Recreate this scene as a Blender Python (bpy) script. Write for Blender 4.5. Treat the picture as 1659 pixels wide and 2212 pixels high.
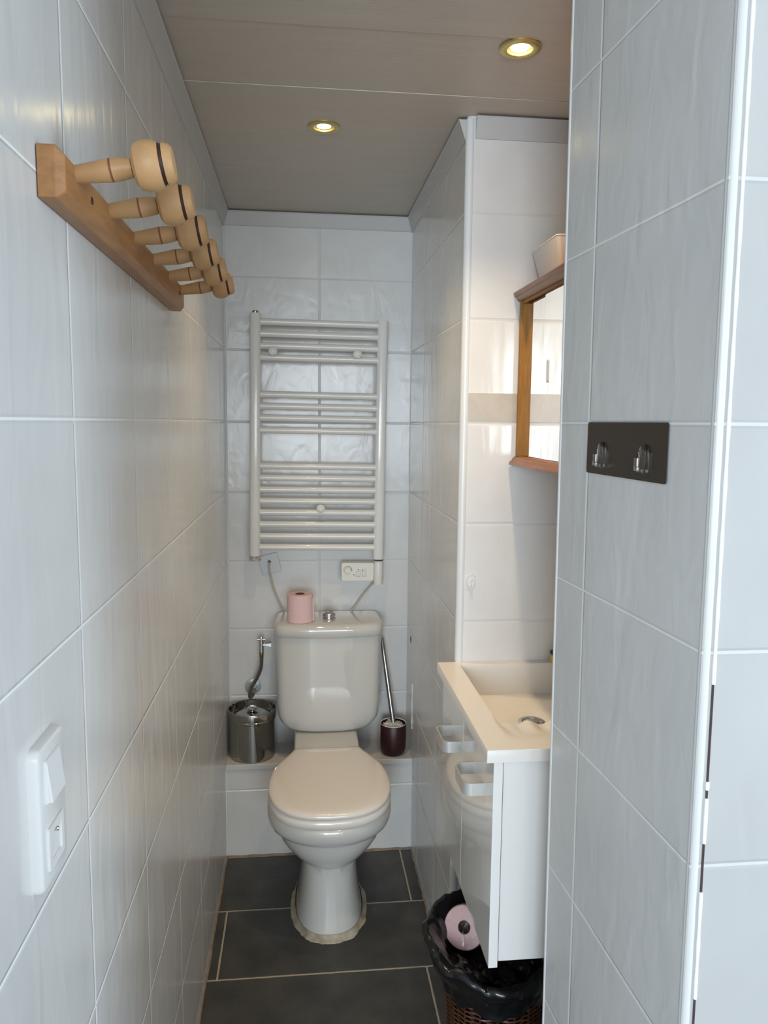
import bpy, bmesh, math, random
from mathutils import Vector, Matrix, noise
random.seed(7)
for o in list(bpy.data.objects): bpy.data.objects.remove(o, do_unlink=True)
S = bpy.context.scene
C = S.collection
H = 1.534                      # camera height above the floor
PI = math.pi

# ---------------------------------------------------------------- camera
def look(yaw, pitch, roll):
    cy, sy, cp, sp = math.cos(yaw), math.sin(yaw), math.cos(pitch), math.sin(pitch)
    f = Vector((sy*cp, cy*cp, -sp)); r = Vector((cy, -sy, 0)); u = r.cross(f)
    cr, sr = math.cos(roll), math.sin(roll)
    r2 = cr*r + sr*u; u2 = -sr*r + cr*u
    return Matrix((r2, u2, -f)).transposed()
cam = bpy.data.cameras.new('camera'); co = bpy.data.objects.new('camera', cam); C.objects.link(co)
m = look(.1085, .117, .010).to_4x4(); m.translation = (0, 0, H); co.matrix_world = m
cam.sensor_fit = 'VERTICAL'; cam.sensor_height = 36; cam.lens = 1647/2212*36; cam.clip_start = .02
S.camera = co

# ---------------------------------------------------------------- world, light, exposure
w = bpy.data.worlds.new('world'); S.world = w; w.use_nodes = True
bg = w.node_tree.nodes['Background']; bg.inputs[0].default_value = (.89, .945, 1.0, 1); bg.inputs[1].default_value = .5
def area(name, loc, target, sx, sy, power, col):
    l = bpy.data.lights.new(name, 'AREA'); l.shape = 'RECTANGLE'; l.size = sx; l.size_y = sy
    l.energy = power; l.color = col
    o = bpy.data.objects.new(name, l); C.objects.link(o); o.location = loc
    o.rotation_euler = (Vector(target)-Vector(loc)).to_track_quat('-Z', 'Y').to_euler()
    return o
area('window_daylight', (.55, -5.6, 1.75), (.1, 1.8, 1.2), 2.6, 2.0, 78, (.84, .93, 1.0))
area('doorway_daylight', (-1.0, -4.3, 1.55), (.3, 1.9, 1.2), 1.0, 1.5, 78, (.76, .89, 1.0))
area('side_fill_light', (2.6, -.1, 1.4), (-.27, .9, 1.2), .8, 1.5, 22, (.66, .84, 1.0))  # added cool fill for the near left wall, no window known there
S.view_settings.view_transform = 'Standard'; S.view_settings.look = 'None'
S.view_settings.gamma = 1; S.view_settings.exposure = .95

# ---------------------------------------------------------------- materials
def nt(name):
    m = bpy.data.materials.new(name); m.use_nodes = True
    t = m.node_tree; return m, t, t.nodes['Principled BSDF']
def mat(name, col, rough=.5, metal=0, coat=0, bump=0, bscale=30, var=0, vscale=8, trans=0, ior=1.45, stretch=(1,1,1), emit=None, estr=0, sss=0, spec=.5, coords='Object', col2=None):
    m, t, b = nt(name); N, L = t.nodes, t.links
    b.inputs['Base Color'].default_value = (*col, 1); b.inputs['Roughness'].default_value = rough
    b.inputs['Metallic'].default_value = metal; b.inputs['Coat Weight'].default_value = coat; b.inputs['Coat Roughness'].default_value = .06
    b.inputs['Transmission Weight'].default_value = trans; b.inputs['IOR'].default_value = ior
    b.inputs['Specular IOR Level'].default_value = spec
    if emit: b.inputs['Emission Color'].default_value = (*emit, 1); b.inputs['Emission Strength'].default_value = estr
    if bump or var:
        tc = N.new('ShaderNodeTexCoord'); mp = N.new('ShaderNodeMapping'); mp.inputs['Scale'].default_value = stretch
        L.new(tc.outputs[coords], mp.inputs[0])
        if bump:
            n = N.new('ShaderNodeTexNoise'); n.inputs['Scale'].default_value = bscale; n.inputs['Detail'].default_value = 4
            L.new(mp.outputs[0], n.inputs['Vector'])
            bp = N.new('ShaderNodeBump'); bp.inputs['Strength'].default_value = bump; bp.inputs['Distance'].default_value = .01
            L.new(n.outputs[0], bp.inputs['Height']); L.new(bp.outputs[0], b.inputs['Normal'])
        if var:
            n = N.new('ShaderNodeTexNoise'); n.inputs['Scale'].default_value = vscale; n.inputs['Detail'].default_value = 6
            L.new(mp.outputs[0], n.inputs['Vector'])
            r = N.new('ShaderNodeMapRange'); r.inputs[1].default_value = .3; r.inputs[2].default_value = .7
            L.new(n.outputs[0], r.inputs[0])
            mx = N.new('ShaderNodeMix'); mx.data_type = 'RGBA'
            c2 = col2 or tuple(c*(1-var) for c in col)
            mx.inputs[6].default_value = (*col, 1); mx.inputs[7].default_value = (*c2, 1)
            L.new(r.outputs[0], mx.inputs[0]); L.new(mx.outputs[2], b.inputs['Base Color'])
    return m

def math_node(N, L, op, a, b=None):
    n = N.new('ShaderNodeMath'); n.operation = op
    for i, v in enumerate((a, b)):
        if v is None: continue
        if isinstance(v, (int, float)): n.inputs[i].default_value = v
        else: L.new(v, n.inputs[i])
    return n.outputs[0]
def tile_mat(name, uax, u0, du, v0, dv, base, grout, wd=.0020, rough=.20, vax='Z', streak=(5.5, 5.5, 1.5), bump=1.0, wallvar=.05, stag=0, wobble=0, fine=.0):
    """glazed tiles on a grid of grout lines; uax/vax are object axes"""
    m, t, b = nt(name); N, L = t.nodes, t.links
    tc = N.new('ShaderNodeTexCoord'); sp = N.new('ShaderNodeSeparateXYZ'); L.new(tc.outputs['Object'], sp.inputs[0])
    u, v = sp.outputs[uax], sp.outputs[vax]
    if wobble:
        nz = N.new('ShaderNodeTexNoise'); nz.inputs['Scale'].default_value = 60; L.new(tc.outputs['Object'], nz.inputs['Vector'])
        wv = math_node(N, L, 'MULTIPLY', math_node(N, L, 'SUBTRACT', nz.outputs[0], .5), wobble)
        u = math_node(N, L, 'ADD', u, wv); v = math_node(N, L, 'ADD', v, wv)
    def dist(c, c0, d):
        q = math_node(N, L, 'DIVIDE', math_node(N, L, 'SUBTRACT', c, c0), d)
        fr = math_node(N, L, 'FRACT', math_node(N, L, 'ADD', q, 100.5))
        return math_node(N, L, 'MULTIPLY', math_node(N, L, 'ABSOLUTE', math_node(N, L, 'SUBTRACT', fr, .5)), d), q
    dvv, qv = dist(v, v0, dv)
    if stag:
        row = math_node(N, L, 'FLOOR', math_node(N, L, 'ADD', qv, 100))
        sh = math_node(N, L, 'MULTIPLY', math_node(N, L, 'FRACT', math_node(N, L, 'MULTIPLY', row, .5)), 2*stag)
        u = math_node(N, L, 'ADD', u, sh)
    duu, qu = dist(u, u0, du)
    dmin = math_node(N, L, 'MINIMUM', duu, dvv)
    mr = N.new('ShaderNodeMapRange'); mr.inputs[1].default_value = wd*.5; mr.inputs[2].default_value = wd*.5+.0007
    mr.inputs[3].default_value = 1; mr.inputs[4].default_value = 0; L.new(dmin, mr.inputs[0])
    # rounded tile edge
    er = N.new('ShaderNodeMapRange'); er.interpolation_type = 'SMOOTHSTEP'; er.inputs[1].default_value = wd*.4; er.inputs[2].default_value = wd*.5+.004; L.new(dmin, er.inputs[0])
    mp = N.new('ShaderNodeMapping'); mp.inputs['Scale'].default_value = streak; L.new(tc.outputs['Object'], mp.inputs[0])
    n1 = N.new('ShaderNodeTexNoise'); n1.inputs['Scale'].default_value = 3.0; n1.inputs['Detail'].default_value = 2.5; n1.inputs['Roughness'].default_value = .42; n1.inputs['Distortion'].default_value = .9
    L.new(mp.outputs[0], n1.inputs['Vector'])
    hgt = math_node(N, L, 'ADD', math_node(N, L, 'MULTIPLY', er.outputs[0], .0010), math_node(N, L, 'MULTIPLY', n1.outputs[0], .0016*bump))
    if fine:
        n3 = N.new('ShaderNodeTexNoise'); n3.inputs['Scale'].default_value = 90; n3.inputs['Detail'].default_value = 5; L.new(tc.outputs['Object'], n3.inputs['Vector'])
        hgt = math_node(N, L, 'ADD', hgt, math_node(N, L, 'MULTIPLY', n3.outputs[0], fine))
    bp = N.new('ShaderNodeBump'); bp.inputs['Strength'].default_value = 1; bp.inputs['Distance'].default_value = 1.0
    L.new(hgt, bp.inputs['Height']); L.new(bp.outputs[0], b.inputs['Normal'])
    # tile shade variation, per tile and mottled
    n2 = N.new('ShaderNodeTexNoise'); n2.inputs['Scale'].default_value = 5 if not fine else 9; n2.inputs['Detail'].default_value = 5; L.new(tc.outputs['Object'], n2.inputs['Vector'])
    mx0 = N.new('ShaderNodeMix'); mx0.data_type = 'RGBA'
    mx0.inputs[6].default_value = (*base, 1); mx0.inputs[7].default_value = (*[c*(1-wallvar*2) for c in base], 1)
    r2 = N.new('ShaderNodeMapRange'); r2.inputs[1].default_value = .3; r2.inputs[2].default_value = .7; L.new(n2.outputs[0], r2.inputs[0]); L.new(r2.outputs[0], mx0.inputs[0])
    mx = N.new('ShaderNodeMix'); mx.data_type = 'RGBA'; mx.inputs[7].default_value = (*grout, 1)
    L.new(mx0.outputs[2], mx.inputs[6]); L.new(mr.outputs[0], mx.inputs[0]); L.new(mx.outputs[2], b.inputs['Base Color'])
    rr = math_node(N, L, 'ADD', math_node(N, L, 'MULTIPLY', mr.outputs[0], .5), rough); L.new(rr, b.inputs['Roughness'])
    return m

TB = (.72, .715, .70); TG = (.86, .87, .87)
M_left = tile_mat('tile_left', 'Y', .938, .3286, H, .25, TB, TG)
M_right = tile_mat('tile_right', 'Y', 2.122, .33, H, .25, TB, TG)
M_back = tile_mat('tile_back', 'X', .065, .33, H-.003, .2508, TB, (.66, .67, .67), wd=.003, streak=(6, 6, 4), bump=1.0)
M_alc = tile_mat('tile_alcove', 'X', .4, .33, H, .25, (.80, .78, .765), (.68, .67, .66), wd=.003, streak=(9, 9, 1.6), bump=.6)
M_ledge = tile_mat('tile_ledge', 'X', .065, .33, H-1.288, .25, TB, (.8, .8, .8))
M_pil = tile_mat('tile_pillar', 'Y', 1.105, .33, H+.002, .2545, (.68, .69, .69), (.82, .84, .84), wd=.0018, rough=.25, streak=(7, 7, 3.0), bump=.9)
M_pilf = tile_mat('tile_pillar_front_darkened', 'X', .70, .33, H+.002, .2545, (.44, .44, .435), (.52, .53, .53), wd=.003)  # same tile as the side face, colour darkened to counter strong direct light
M_floor = tile_mat('slate_floor', 'X', -.2355, .64, .175, .30, (.068, .068, .064), (.44, .39, .32), wd=.0045, rough=.42, vax='Y', bump=.0, wallvar=.24, stag=.055, wobble=.003, fine=.0009)
M_pvc = mat('white_pvc', (.74, .75, .755), .28)
M_pvcb = mat('white_coving', (.55, .54, .53), .3)
M_ceil = mat('ceiling_laminate', (.60, .55, .485), .42, bump=.04, bscale=18, stretch=(.6, 9, 1), var=.06, vscale=6)
M_dark = mat('dark_gap', (.02, .015, .015), .8)
M_porc = mat('porcelain', (.61, .595, .56), .07, coat=.6)
M_seat = mat('seat_plastic', (.75, .70, .64), .16, coat=.3)
M_chrome = mat('chrome', (.62, .62, .62), .12, 1)
M_steel = mat('polished_steel', (.42, .41, .39), .1, 1, bump=.012, bscale=8, stretch=(1, 1, .3))
M_brush = mat('brushed_steel', (.35, .35, .35), .25, 1)
M_enam = mat('cream_enamel', (.78, .76, .72), .2, coat=.3, var=.05, vscale=5)
M_ctrl = mat('ivory_plastic', (.76, .74, .68), .4)
M_plate = mat('grey_white_plate', (.62, .64, .645), .4)
M_pink = mat('pink_paper', (.80, .55, .54), .9, bump=.3, bscale=120)
M_card = mat('cardboard', (.16, .11, .08), .85)
M_cable = mat('beige_cable', (.52, .46, .37), .5)
M_burg = mat('burgundy_plastic', (.035, .008, .010), .42)
M_wplas = mat('white_plastic', (.75, .75, .74), .32)
M_brist = mat('bristles', (.72, .70, .66), .8, bump=.6, bscale=200)
M_gloss = mat('gloss_lacquer', (.80, .785, .75), .045, coat=.5, spec=.6)
M_lam = mat('white_laminate', (.78, .77, .75), .35)
M_basin = mat('basin_resin', (.80, .77, .725), .22)
M_alu = mat('satin_aluminium', (.62, .61, .59), .38, .6)
M_black = mat('black_plastic', (.006, .006, .007), .18, spec=.6)
M_wick = mat('wicker', (.085, .030, .014), .38, bump=.3, bscale=60, var=.5, vscale=40)
M_film = mat('clear_film', (.9, .9, .9), .08, trans=1, ior=1.2)
M_pine = mat('pine', (.43, .205, .075), .42, bump=.05, bscale=25, stretch=(8, 1, 8), var=.28, vscale=12)
M_knob = mat('pale_pine', (.54, .31, .14), .45, bump=.05, bscale=30, var=.22, vscale=25)
M_burn = mat('burnt_groove', (.05, .018, .012), .6)
M_groove = mat('reddish_groove', (.24, .09, .04), .6)
M_ban = mat('stained_wood', (.27, .105, .045), .4, coat=.1, bump=.05, bscale=20, stretch=(6, 1, 6), var=.3, vscale=20)
M_ban2 = mat('amber_wood', (.36, .165, .035), .5, coat=0, spec=.25, bump=.05, bscale=20, stretch=(8, 8, 1), var=.3, vscale=20)
M_mirror = mat('mirror', (.90, .91, .90), .015, 1)
M_brown = mat('brown_film', (.030, .021, .016), .32)
M_clear = mat('clear_plastic', (1, 1, 1), .03, trans=1, ior=1.46)
M_brass = mat('brass', (.62, .50, .20), .30, .9)
M_bulb = mat('lamp_glass', (1, .9, .6), .3, emit=(1, .80, .36), estr=22)
M_reflr = mat('lamp_reflector', (.9, .62, .22), .25, 1)
M_silic = mat('old_silicone', (.50, .46, .36), .5, var=.45, vscale=28, col2=(.30, .24, .16))
M_adh = mat('adhesive_residue', (.58, .52, .46), .35, var=.12, vscale=30)
M_yel = mat('yellow_sponge', (.75, .58, .12), .95, bump=.6, bscale=150)
M_green = mat('green_scourer', (.03, .12, .08), .95, bump=.8, bscale=180)
M_ink = mat('printed_grey', (.12, .12, .12), .6)
M_tape = mat('clear_tape', (.80, .79, .77), .25)
M_caulk = mat('white_caulk', (.78, .79, .78), .5)
M_rust = mat('dull_brass', (.25, .20, .13), .35, .9)
M_flake = mat('flaking_paint', (.62, .58, .52), .6, var=.7, vscale=90)

# ---------------------------------------------------------------- mesh helpers
def obj(name, bm, m, parent=None, smooth=None, bevel=0, seg=2):
    bmesh.ops.recalc_face_normals(bm, faces=bm.faces)
    me = bpy.data.meshes.new(name); bm.to_mesh(me); bm.free()
    for x in (m if isinstance(m, (list, tuple)) else [m]): me.materials.append(x)
    o = bpy.data.objects.new(name, me); C.objects.link(o)
    if parent: o.parent = parent; o.matrix_parent_inverse = Matrix.Identity(4)
    if bevel:
        b = o.modifiers.new('bevel', 'BEVEL'); b.width = bevel; b.segments = seg; b.limit_method = 'ANGLE'; b.angle_limit = .6
    if smooth is not None:
        for p in me.polygons: p.use_smooth = True
        me.set_sharp_from_angle(angle=smooth)
    return o
def thing(name, label, cat, loc=(0, 0, 0), group=None):
    o = bpy.data.objects.new(name, None); C.objects.link(o); o.location = loc; o.empty_display_size = .05
    return tag(o, label, cat, group)
def tag(o, label, cat, group=None):
    o['label'] = label; o['category'] = cat
    if group: o['group'] = group
    return o
def struct(name, bm, m, label=None, smooth=None, bevel=0):
    o = obj(name, bm, m, None, smooth, bevel); o['kind'] = 'structure'
    if label: o['label'] = label
    return o
def B(): return bmesh.new()
def box(bm, x0, x1, y0, y1, z0, z1, mx=None, mi=0):
    vs = [bm.verts.new((x, y, z)) for x in (x0, x1) for y in (y0, y1) for z in (z0, z1)]
    if mx:
        for v in vs: v.co = mx @ v.co
    for f in ((0, 1, 3, 2), (4, 6, 7, 5), (0, 4, 5, 1), (2, 3, 7, 6), (0, 2, 6, 4), (1, 5, 7, 3)):
        bm.faces.new([vs[i] for i in f]).material_index = mi
    return bm
def loft(bm, rings, close=True, cap0=True, cap1=True, mi=0):
    R = [[bm.verts.new(p) for p in r] for r in rings]; n = len(R[0])
    for a, b in zip(R, R[1:]):
        for i in range(n if close else n-1):
            j = (i+1) % n; bm.faces.new((a[i], a[j], b[j], b[i])).material_index = mi
    if cap0: bm.faces.new(R[0]).material_index = mi
    if cap1: bm.faces.new(R[-1][::-1]).material_index = mi
    return bm
def lathe(bm, prof, axis=None, origin=(0, 0, 0), n=40, cap0=True, cap1=True, mi=0):
    """prof = [(radius, height)...] turned about axis through origin"""
    q = Vector((0, 0, 1)).rotation_difference(Vector(axis or (0, 0, 1)).normalized()); o = Vector(origin)
    rings = [[o + q @ Vector((r*math.cos(2*PI*i/n), r*math.sin(2*PI*i/n), h)) for i in range(n)] for r, h in prof]
    return loft(bm, rings, True, cap0, cap1, mi)
def smooth_path(pts, k=8):
    P = [Vector(p) for p in pts]; P = [2*P[0]-P[1]]+P+[2*P[-1]-P[-2]]; out = []
    for i in range(1, len(P)-2):
        a, b, c, d = P[i-1:i+3]
        for s in range(k):
            t = s/k
            out.append(.5*((2*b)+(c-a)*t+(2*a-5*b+4*c-d)*t*t+(3*b-a-3*c+d)*t**3))
    out.append(P[-2]); return out
def tube(bm, pts, r, n=10, closed=False, mi=0):
    P = [Vector(p) for p in pts]; rings = []; up = None; N = len(P)
    for i in range(N):
        if closed: d = (P[(i+1) % N]-P[i-1]).normalized()
        else: d = (P[min(i+1, N-1)]-P[max(i-1, 0)]).normalized()
        if up is None: up = d.orthogonal().normalized()
        up = (up-d*up.dot(d)).normalized(); s = d.cross(up)
        rr = r(i/(N-1)) if callable(r) else r
        rings.append([P[i]+rr*(math.cos(2*PI*k/n)*up+math.sin(2*PI*k/n)*s) for k in range(n)])
    if closed: rings.append(rings[0]); return loft(bm, rings, True, False, False, mi)
    return loft(bm, rings, mi=mi)
def prism(bm, poly, f0, f1, mi=0):
    """poly 2D points mapped by f0 / f1 to 3D at both ends"""
    return loft(bm, [[f0(p) for p in poly], [f1(p) for p in poly]], mi=mi)
def rrect(w, h, r, n=5):
    pts = []
    for cx, cy, a0 in ((w/2-r, h/2-r, 0), (-w/2+r, h/2-r, PI/2), (-w/2+r, -h/2+r, PI), (w/2-r, -h/2+r, 1.5*PI)):
        for k in range(n+1):
            a = a0+PI/2*k/n; pts.append((cx+r*math.cos(a), cy+r*math.sin(a)))
    return pts

XL, XR, YB, ZC = -.266, .392, 2.756, H+.712
YA, XA = 1.86, .70            # alcove back wall and side wall
PY0, PY1 = .785, 1.215        # pillar front / back
def px(y, z): return .4435-(z-H)*.0038+(PY0-y)*(.0542+.0081*(z-H))   # pillar face (leans slightly)
ZT = ZC+.03

# ---------------------------------------------------------------- structure
struct('floor', box(B(), -.4, 1.75, -1.6, 2.9, -.05, 0), M_floor, 'dark slate-look floor tiles with pale grout')
struct('wall_left', box(B(), XL-.1, XL, .1, YB+.1, 0, ZT), M_left, 'long white tiled wall on the left')
struct('wall_back', box(B(), XL, XR, YB, YB+.1, 0, ZT), M_back, 'narrow tiled end wall behind the toilet')
struct('wall_right', box(B(), XR, XA+.1, YA, YB+.1, 0, ZT), [M_right], 'tiled wall right of the toilet')
struct('wall_alcove_back', box(B(), XR+.004, XA, YA-.004, YA+.001, 0, ZT), M_alc, 'white tiled wall behind the washbasin')
struct('wall_alcove_side', box(B(), XA, XA+.1, PY1, YA, 0, ZT), M_right, 'tiled wall carrying the mirror cabinet')
bm = B(); x1 = 1.7
def pv(x, y, z): return bm.verts.new((x, y, z))
def corner(y, z, r): return (px(y, z)+(x1 if r else 0)*0, y, z)
a0, a1 = pv(px(PY1, 0), PY1, 0), pv(px(PY1, ZT), PY1, ZT); b0, b1 = pv(px(PY0, 0), PY0, 0), pv(px(PY0, ZT), PY0, ZT)
c0, c1, d0, d1 = pv(x1, PY0, 0), pv(x1, PY0, ZT), pv(x1, PY1, 0), pv(x1, PY1, ZT)
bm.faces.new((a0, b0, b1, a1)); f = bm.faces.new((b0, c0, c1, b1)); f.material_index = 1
for q in ((c0, d0, d1, c1), (d0, a0, a1, d1), (a0, d0, c0, b0), (a1, b1, c1, d1)): bm.faces.new(q)
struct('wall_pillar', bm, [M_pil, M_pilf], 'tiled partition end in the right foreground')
# ceiling planks across the room
bm = B(); yb = [YB+.05, 2.522, 2.285, 2.03, 1.752, 1.49, 1.225, .96, .70, .44, .18, -.08, -.34, -.6, -.86, -1.12, -1.38, -1.6]
for i, (y1_, y0_) in enumerate(zip(yb, yb[1:])):
    dz = .0014 if i == 4 else 0
    g = .0007
    box(bm, XL, 1.7, y0_+g, y1_-g, ZC+.005+dz, ZC+.02)
box(bm, XL, 1.7, -1.6, YB+.05, ZC+.02, ZC+.03, mi=1)
struct('ceiling', bm, [M_ceil, M_dark], 'beige laminated ceiling panels', bevel=.0005)
# boxed ledge behind the toilet
LZ = .341
bm = B(); box(bm, XL, XR, 2.584, YB, 0, LZ-.02)
struct('wall_ledge', bm, M_ledge, 'low tiled ledge across the end wall')
struct('trim_1', box(B(), XL, XR, 2.579, YB, LZ-.02, LZ), mat('ledge_top', (.64, .635, .625), .25), 'smooth white top of the ledge', bevel=.002)
# coving profiles
def cove(name, p0, p1, out, lab):
    o = Vector(out); d = .021
    prof = [(0, -.046), (.004, -.046), (.006, -.042), (d-.002, -.004), (d, -.001), (d, -.0002), (0, -.0002)]
    bm = B(); loft(bm, [[Vector(P)+o*a+Vector((0, 0, b)) for a, b in prof] for P in (p0, p1)])
    struct(name, bm, M_pvcb, lab)
cove('trim_2', (XL, .1, ZC), (XL, YB, ZC), (1, 0, 0), 'coving along the left wall')
cove('trim_3', (XL, YB, ZC), (XR, YB, ZC), (0, -1, 0), 'coving above the end wall')
cove('trim_4', (XR, YA+.004, ZC), (XR, YB, ZC), (-1, 0, 0), 'coving above the right wall')
cove('trim_5', (XR+.018, YA-.004, ZC), (XA, YA-.004, ZC), (0, -1, 0), 'coving above the basin wall')
# corner profiles
def quarter(name, prof_fn, z0, z1, lab, m=M_pvc):
    bm = B(); loft(bm, [prof_fn(z0), prof_fn(z1)]); return struct(name, bm, m, lab, smooth=.7)
quarter('trim_6', lambda z: [(XR+.008+.012*math.cos(a), YA+.004+.012*math.sin(a), z) for a in [PI*(.42+k*1.2/10) for k in range(11)]]+[(XR+.02, YA, z)], 0, ZC-.001, 'white corner profile at the basin recess')
quarter('trim_7', lambda z: [(px(PY0, z)+.0062+.0068*math.cos(a), PY0+.0052+.0068*math.sin(a), z) for a in [2*PI*k/24 for k in range(24)]], 0, ZC-.001, 'rounded white corner profile nearest the camera', mat('dimmed_pvc', (.58, .59, .59), .35))  # white PVC, darkened in colour to hold back the strong light on it
quarter('trim_8', lambda z: [(px(PY1, z)+.004+.0055*math.cos(a), PY1-.003+.0055*math.sin(a), z) for a in [2*PI*k/16 for k in range(16)]], 0, ZC-.001, 'thin white corner profile beside the basin')
# caulk bead right of the near profile, with open gaps
cb = B()
segs = [(0.0, .66), (.70, .835), (.842, .86), (.885, .97), (.974, 1.0), (1.005, 1.06), (1.06, 1.25), (1.345, ZC-.01)]
segs = [(0, .62), (.64, .73), (.86, .995), (1.055, 1.11), (1.12, 1.13), (1.245, ZC-.01)]
for z0, z1 in segs:
    n = max(2, int((z1-z0)/.02)); pts = [(px(PY0, z0+(z1-z0)*k/n)+.0155, PY0-.0003, z0+(z1-z0)*k/n) for k in range(n+1)]
    tube(cb, pts, lambda t: .0022+.0004*math.sin(t*91), 8)
struct('trim_9', cb, M_caulk, 'worn bead of white caulk beside the near corner profile', smooth=.8)
gb = B()
for z0, z1 in [(.62, .64), (.73, .86), (.995, 1.055), (1.11, 1.12), (1.13, 1.245)]:
    a, b_ = px(PY0, z0)+.0155, px(PY0, z1)+.0155
    loft(gb, [[(x-.0016, PY0-.0006, z), (x+.0012, PY0-.0006, z), (x+.0012, PY0+.002, z), (x-.0016, PY0+.002, z)] for x, z in ((a, z0), (b_, z1))])
struct('trim_10', gb, mat('open_joint', (.05, .03, .03), .9), 'dark open joint where caulk has fallen out')
# baseboard-less floor joints: grimy sealant along walls
def bead(name, a, b, lab, r=.004):
    A_, B_ = Vector(a), Vector(b); n = 40
    pts = [A_.lerp(B_, k/n)+Vector((noise.noise((k*.9, 1, 3))*.0025, noise.noise((k*.9, 5, 3))*.0015, 0)) for k in range(n+1)]
    bm = B(); tube(bm, pts, lambda t: r*(.8+.35*math.sin(t*57)), 6); struct(name, bm, mat('floor_joint_'+name, (.34, .26, .18), .8, var=.4, vscale=50), lab, smooth=1)
bead('trim_11', (XL+.001, 0, .001), (XL+.001, 2.58, .001), 'grimy joint between floor and left wall', .0045)
bead('trim_12', (XR-.001, YA+.02, .001), (XR-.001, 2.58, .001), 'grimy joint between floor and right wall')
bead('trim_13', (XL, 2.579, .001), (XR, 2.579, .001), 'grimy joint between floor and ledge')
# messy caulk and chip in the corner behind the brush
bm = B()
tube(bm, smooth_path([(XR-.001, 2.60, H-.925), (XR-.001, 2.602, H-.99), (XR-.0012, 2.598, H-1.06), (XR-.001, 2.60, H-1.09)]), lambda t: .0018+.0008*math.sin(t*20), 6)
for k in range(0):
    a = (XR-.07+.075*random.random(), YB-.004, LZ+.02+.12*random.random())
    tube(bm, smooth_path([a, (a[0]+.02*random.random(), YB-.003, a[2]+.01), (a[0]+.035, YB-.004, a[2]-.012*random.random())]), .003, 6)
struct('trim_14', bm, M_caulk, 'smeared caulk in the corner beside the toilet brush', smooth=1)
bm = B()
loft(bm, [[(XR-.0008, 2.66+.012*math.cos(a)*(1+.3*math.sin(3*a)), H-.78-.0+.006*math.sin(a)*2*(1+.2*math.cos(5*a))) for a in [2*PI*k/14 for k in range(14)]], [(XR+.001, 2.66+.01*math.cos(a), H-.78+.01*math.sin(a)) for a in [2*PI*k/14 for k in range(14)]]])
struct('trim_15', bm, mat('chipped_tile', (.30, .22, .17), .8, var=.5, vscale=80), 'chipped spot in the right wall')

# ---------------------------------------------------------------- ceiling downlights
def downlight(x, y, label, power):
    t = thing('ceiling_downlight', label, 'ceiling light', (x, y, ZC+.0045), 'recessed downlights')
    bm = B(); lathe(bm, [(.0235, .012), (.0238, .0), (.0250, -.003), (.0285, -.0042), (.037, -.0035), (.0405, -.0015), (.0405, .0005)], n=56, cap0=False, cap1=False)
    obj('brass_ring', bm, M_brass, t, smooth=.8)
    bm = B(); lathe(bm, [(.0236, .0), (.021, .006), (.019, .014)], n=48, cap0=False, cap1=False); obj('reflector', bm, M_reflr, t, smooth=1)
    bm = B(); lathe(bm, [(.0001, -.003), (.010, -.002), (.0175, .0008), (.0205, .006)], n=40, cap0=True, cap1=False); obj('bulb', bm, M_bulb, t, smooth=1)
    l = bpy.data.lights.new('downlight_beam', 'SPOT'); l.energy = power; l.color = (1, .74, .44); l.spot_size = math.radians(100); l.spot_blend = 1; l.shadow_soft_size = .02
    o = bpy.data.objects.new('downlight_beam', l); C.objects.link(o); o.location = (x, y, ZC-.004)
downlight(.42, 1.523, 'lit brass-ringed ceiling downlight nearer the camera, above the washbasin', 13)
downlight(.057, 1.967, 'lit brass-ringed ceiling downlight farther away, above the toilet', 9)

# ---------------------------------------------------------------- toilet
T = thing('toilet', 'white close-coupled toilet with closed lid standing against the end wall', 'toilet', (0, 0, 0))
TX = .083
def egg(yf, yc, yb, hw, z0, k=0, nf=2.1, nb=2.4, n=64, cx=TX):
    r = []
    for i in range(n):
        a = 2*PI*i/n; c, s = math.cos(a), math.sin(a); e = nf if s < 0 else nb
        x = hw*math.copysign(abs(c)**(2/e), c); L_ = (yc-yf) if s < 0 else (yb-yc)
        y = yc+L_*math.copysign(abs(s)**(2/e), s)
        r.append((cx+x, y, H+z0-k*(y-2.05)))
    return r
bm = B()
loft(bm, [egg(2.034, 2.235, 2.50, .183, -1.143), egg(2.028, 2.235, 2.50, .188, -1.149), egg(2.027, 2.235, 2.50, .190, -1.165, .01),
          egg(2.031, 2.235, 2.50, .189, -1.180, .03), egg(2.038, 2.237, 2.50, .185, -1.194, .05), egg(2.047, 2.24, 2.50, .178, -1.203, .06),
          egg(2.057, 2.242, 2.50, .167, -1.206, .06), egg(2.062, 2.243, 2.50, .162, -1.210, .06), egg(2.065, 2.243, 2.50, .160, -1.218, .06),
          egg(2.070, 2.245, 2.50, .153, -1.238, .07), egg(2.081, 2.25, 2.50, .137, -1.262, .08), egg(2.095, 2.26, 2.50, .117, -1.286, .09),
          egg(2.110, 2.27, 2.50, .099, -1.303, .10), egg(2.124, 2.28, 2.50, .0885, -1.312, .09), egg(2.133, 2.28, 2.50, .085, -1.317, .07, 2.5),
          egg(2.135, 2.28, 2.50, .0845, -1.345, .03, 2.5), egg(2.130, 2.28, 2.50, .087, -1.40, 0, 2.4), egg(2.120, 2.28, 2.50, .094, -1.46, 0, 2.4),
          egg(2.109, 2.28, 2.50, .103, -1.51, 0, 2.4), egg(2.104, 2.28, 2.50, .107, -1.533, 0, 2.4)])
obj('bowl', bm, M_porc, T, smooth=.9)
bm = B(); prf = [(-.113, 0), (-.110, .112), (-.104, .119), (.104, .119), (.110, .112), (.113, 0)]
loft(bm, [[(TX+a, y, .33+b) for a, b in prf] for y in (2.40, 2.745)])
obj('cistern_deck', bm, M_porc, T, smooth=.6, bevel=.004)
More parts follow.
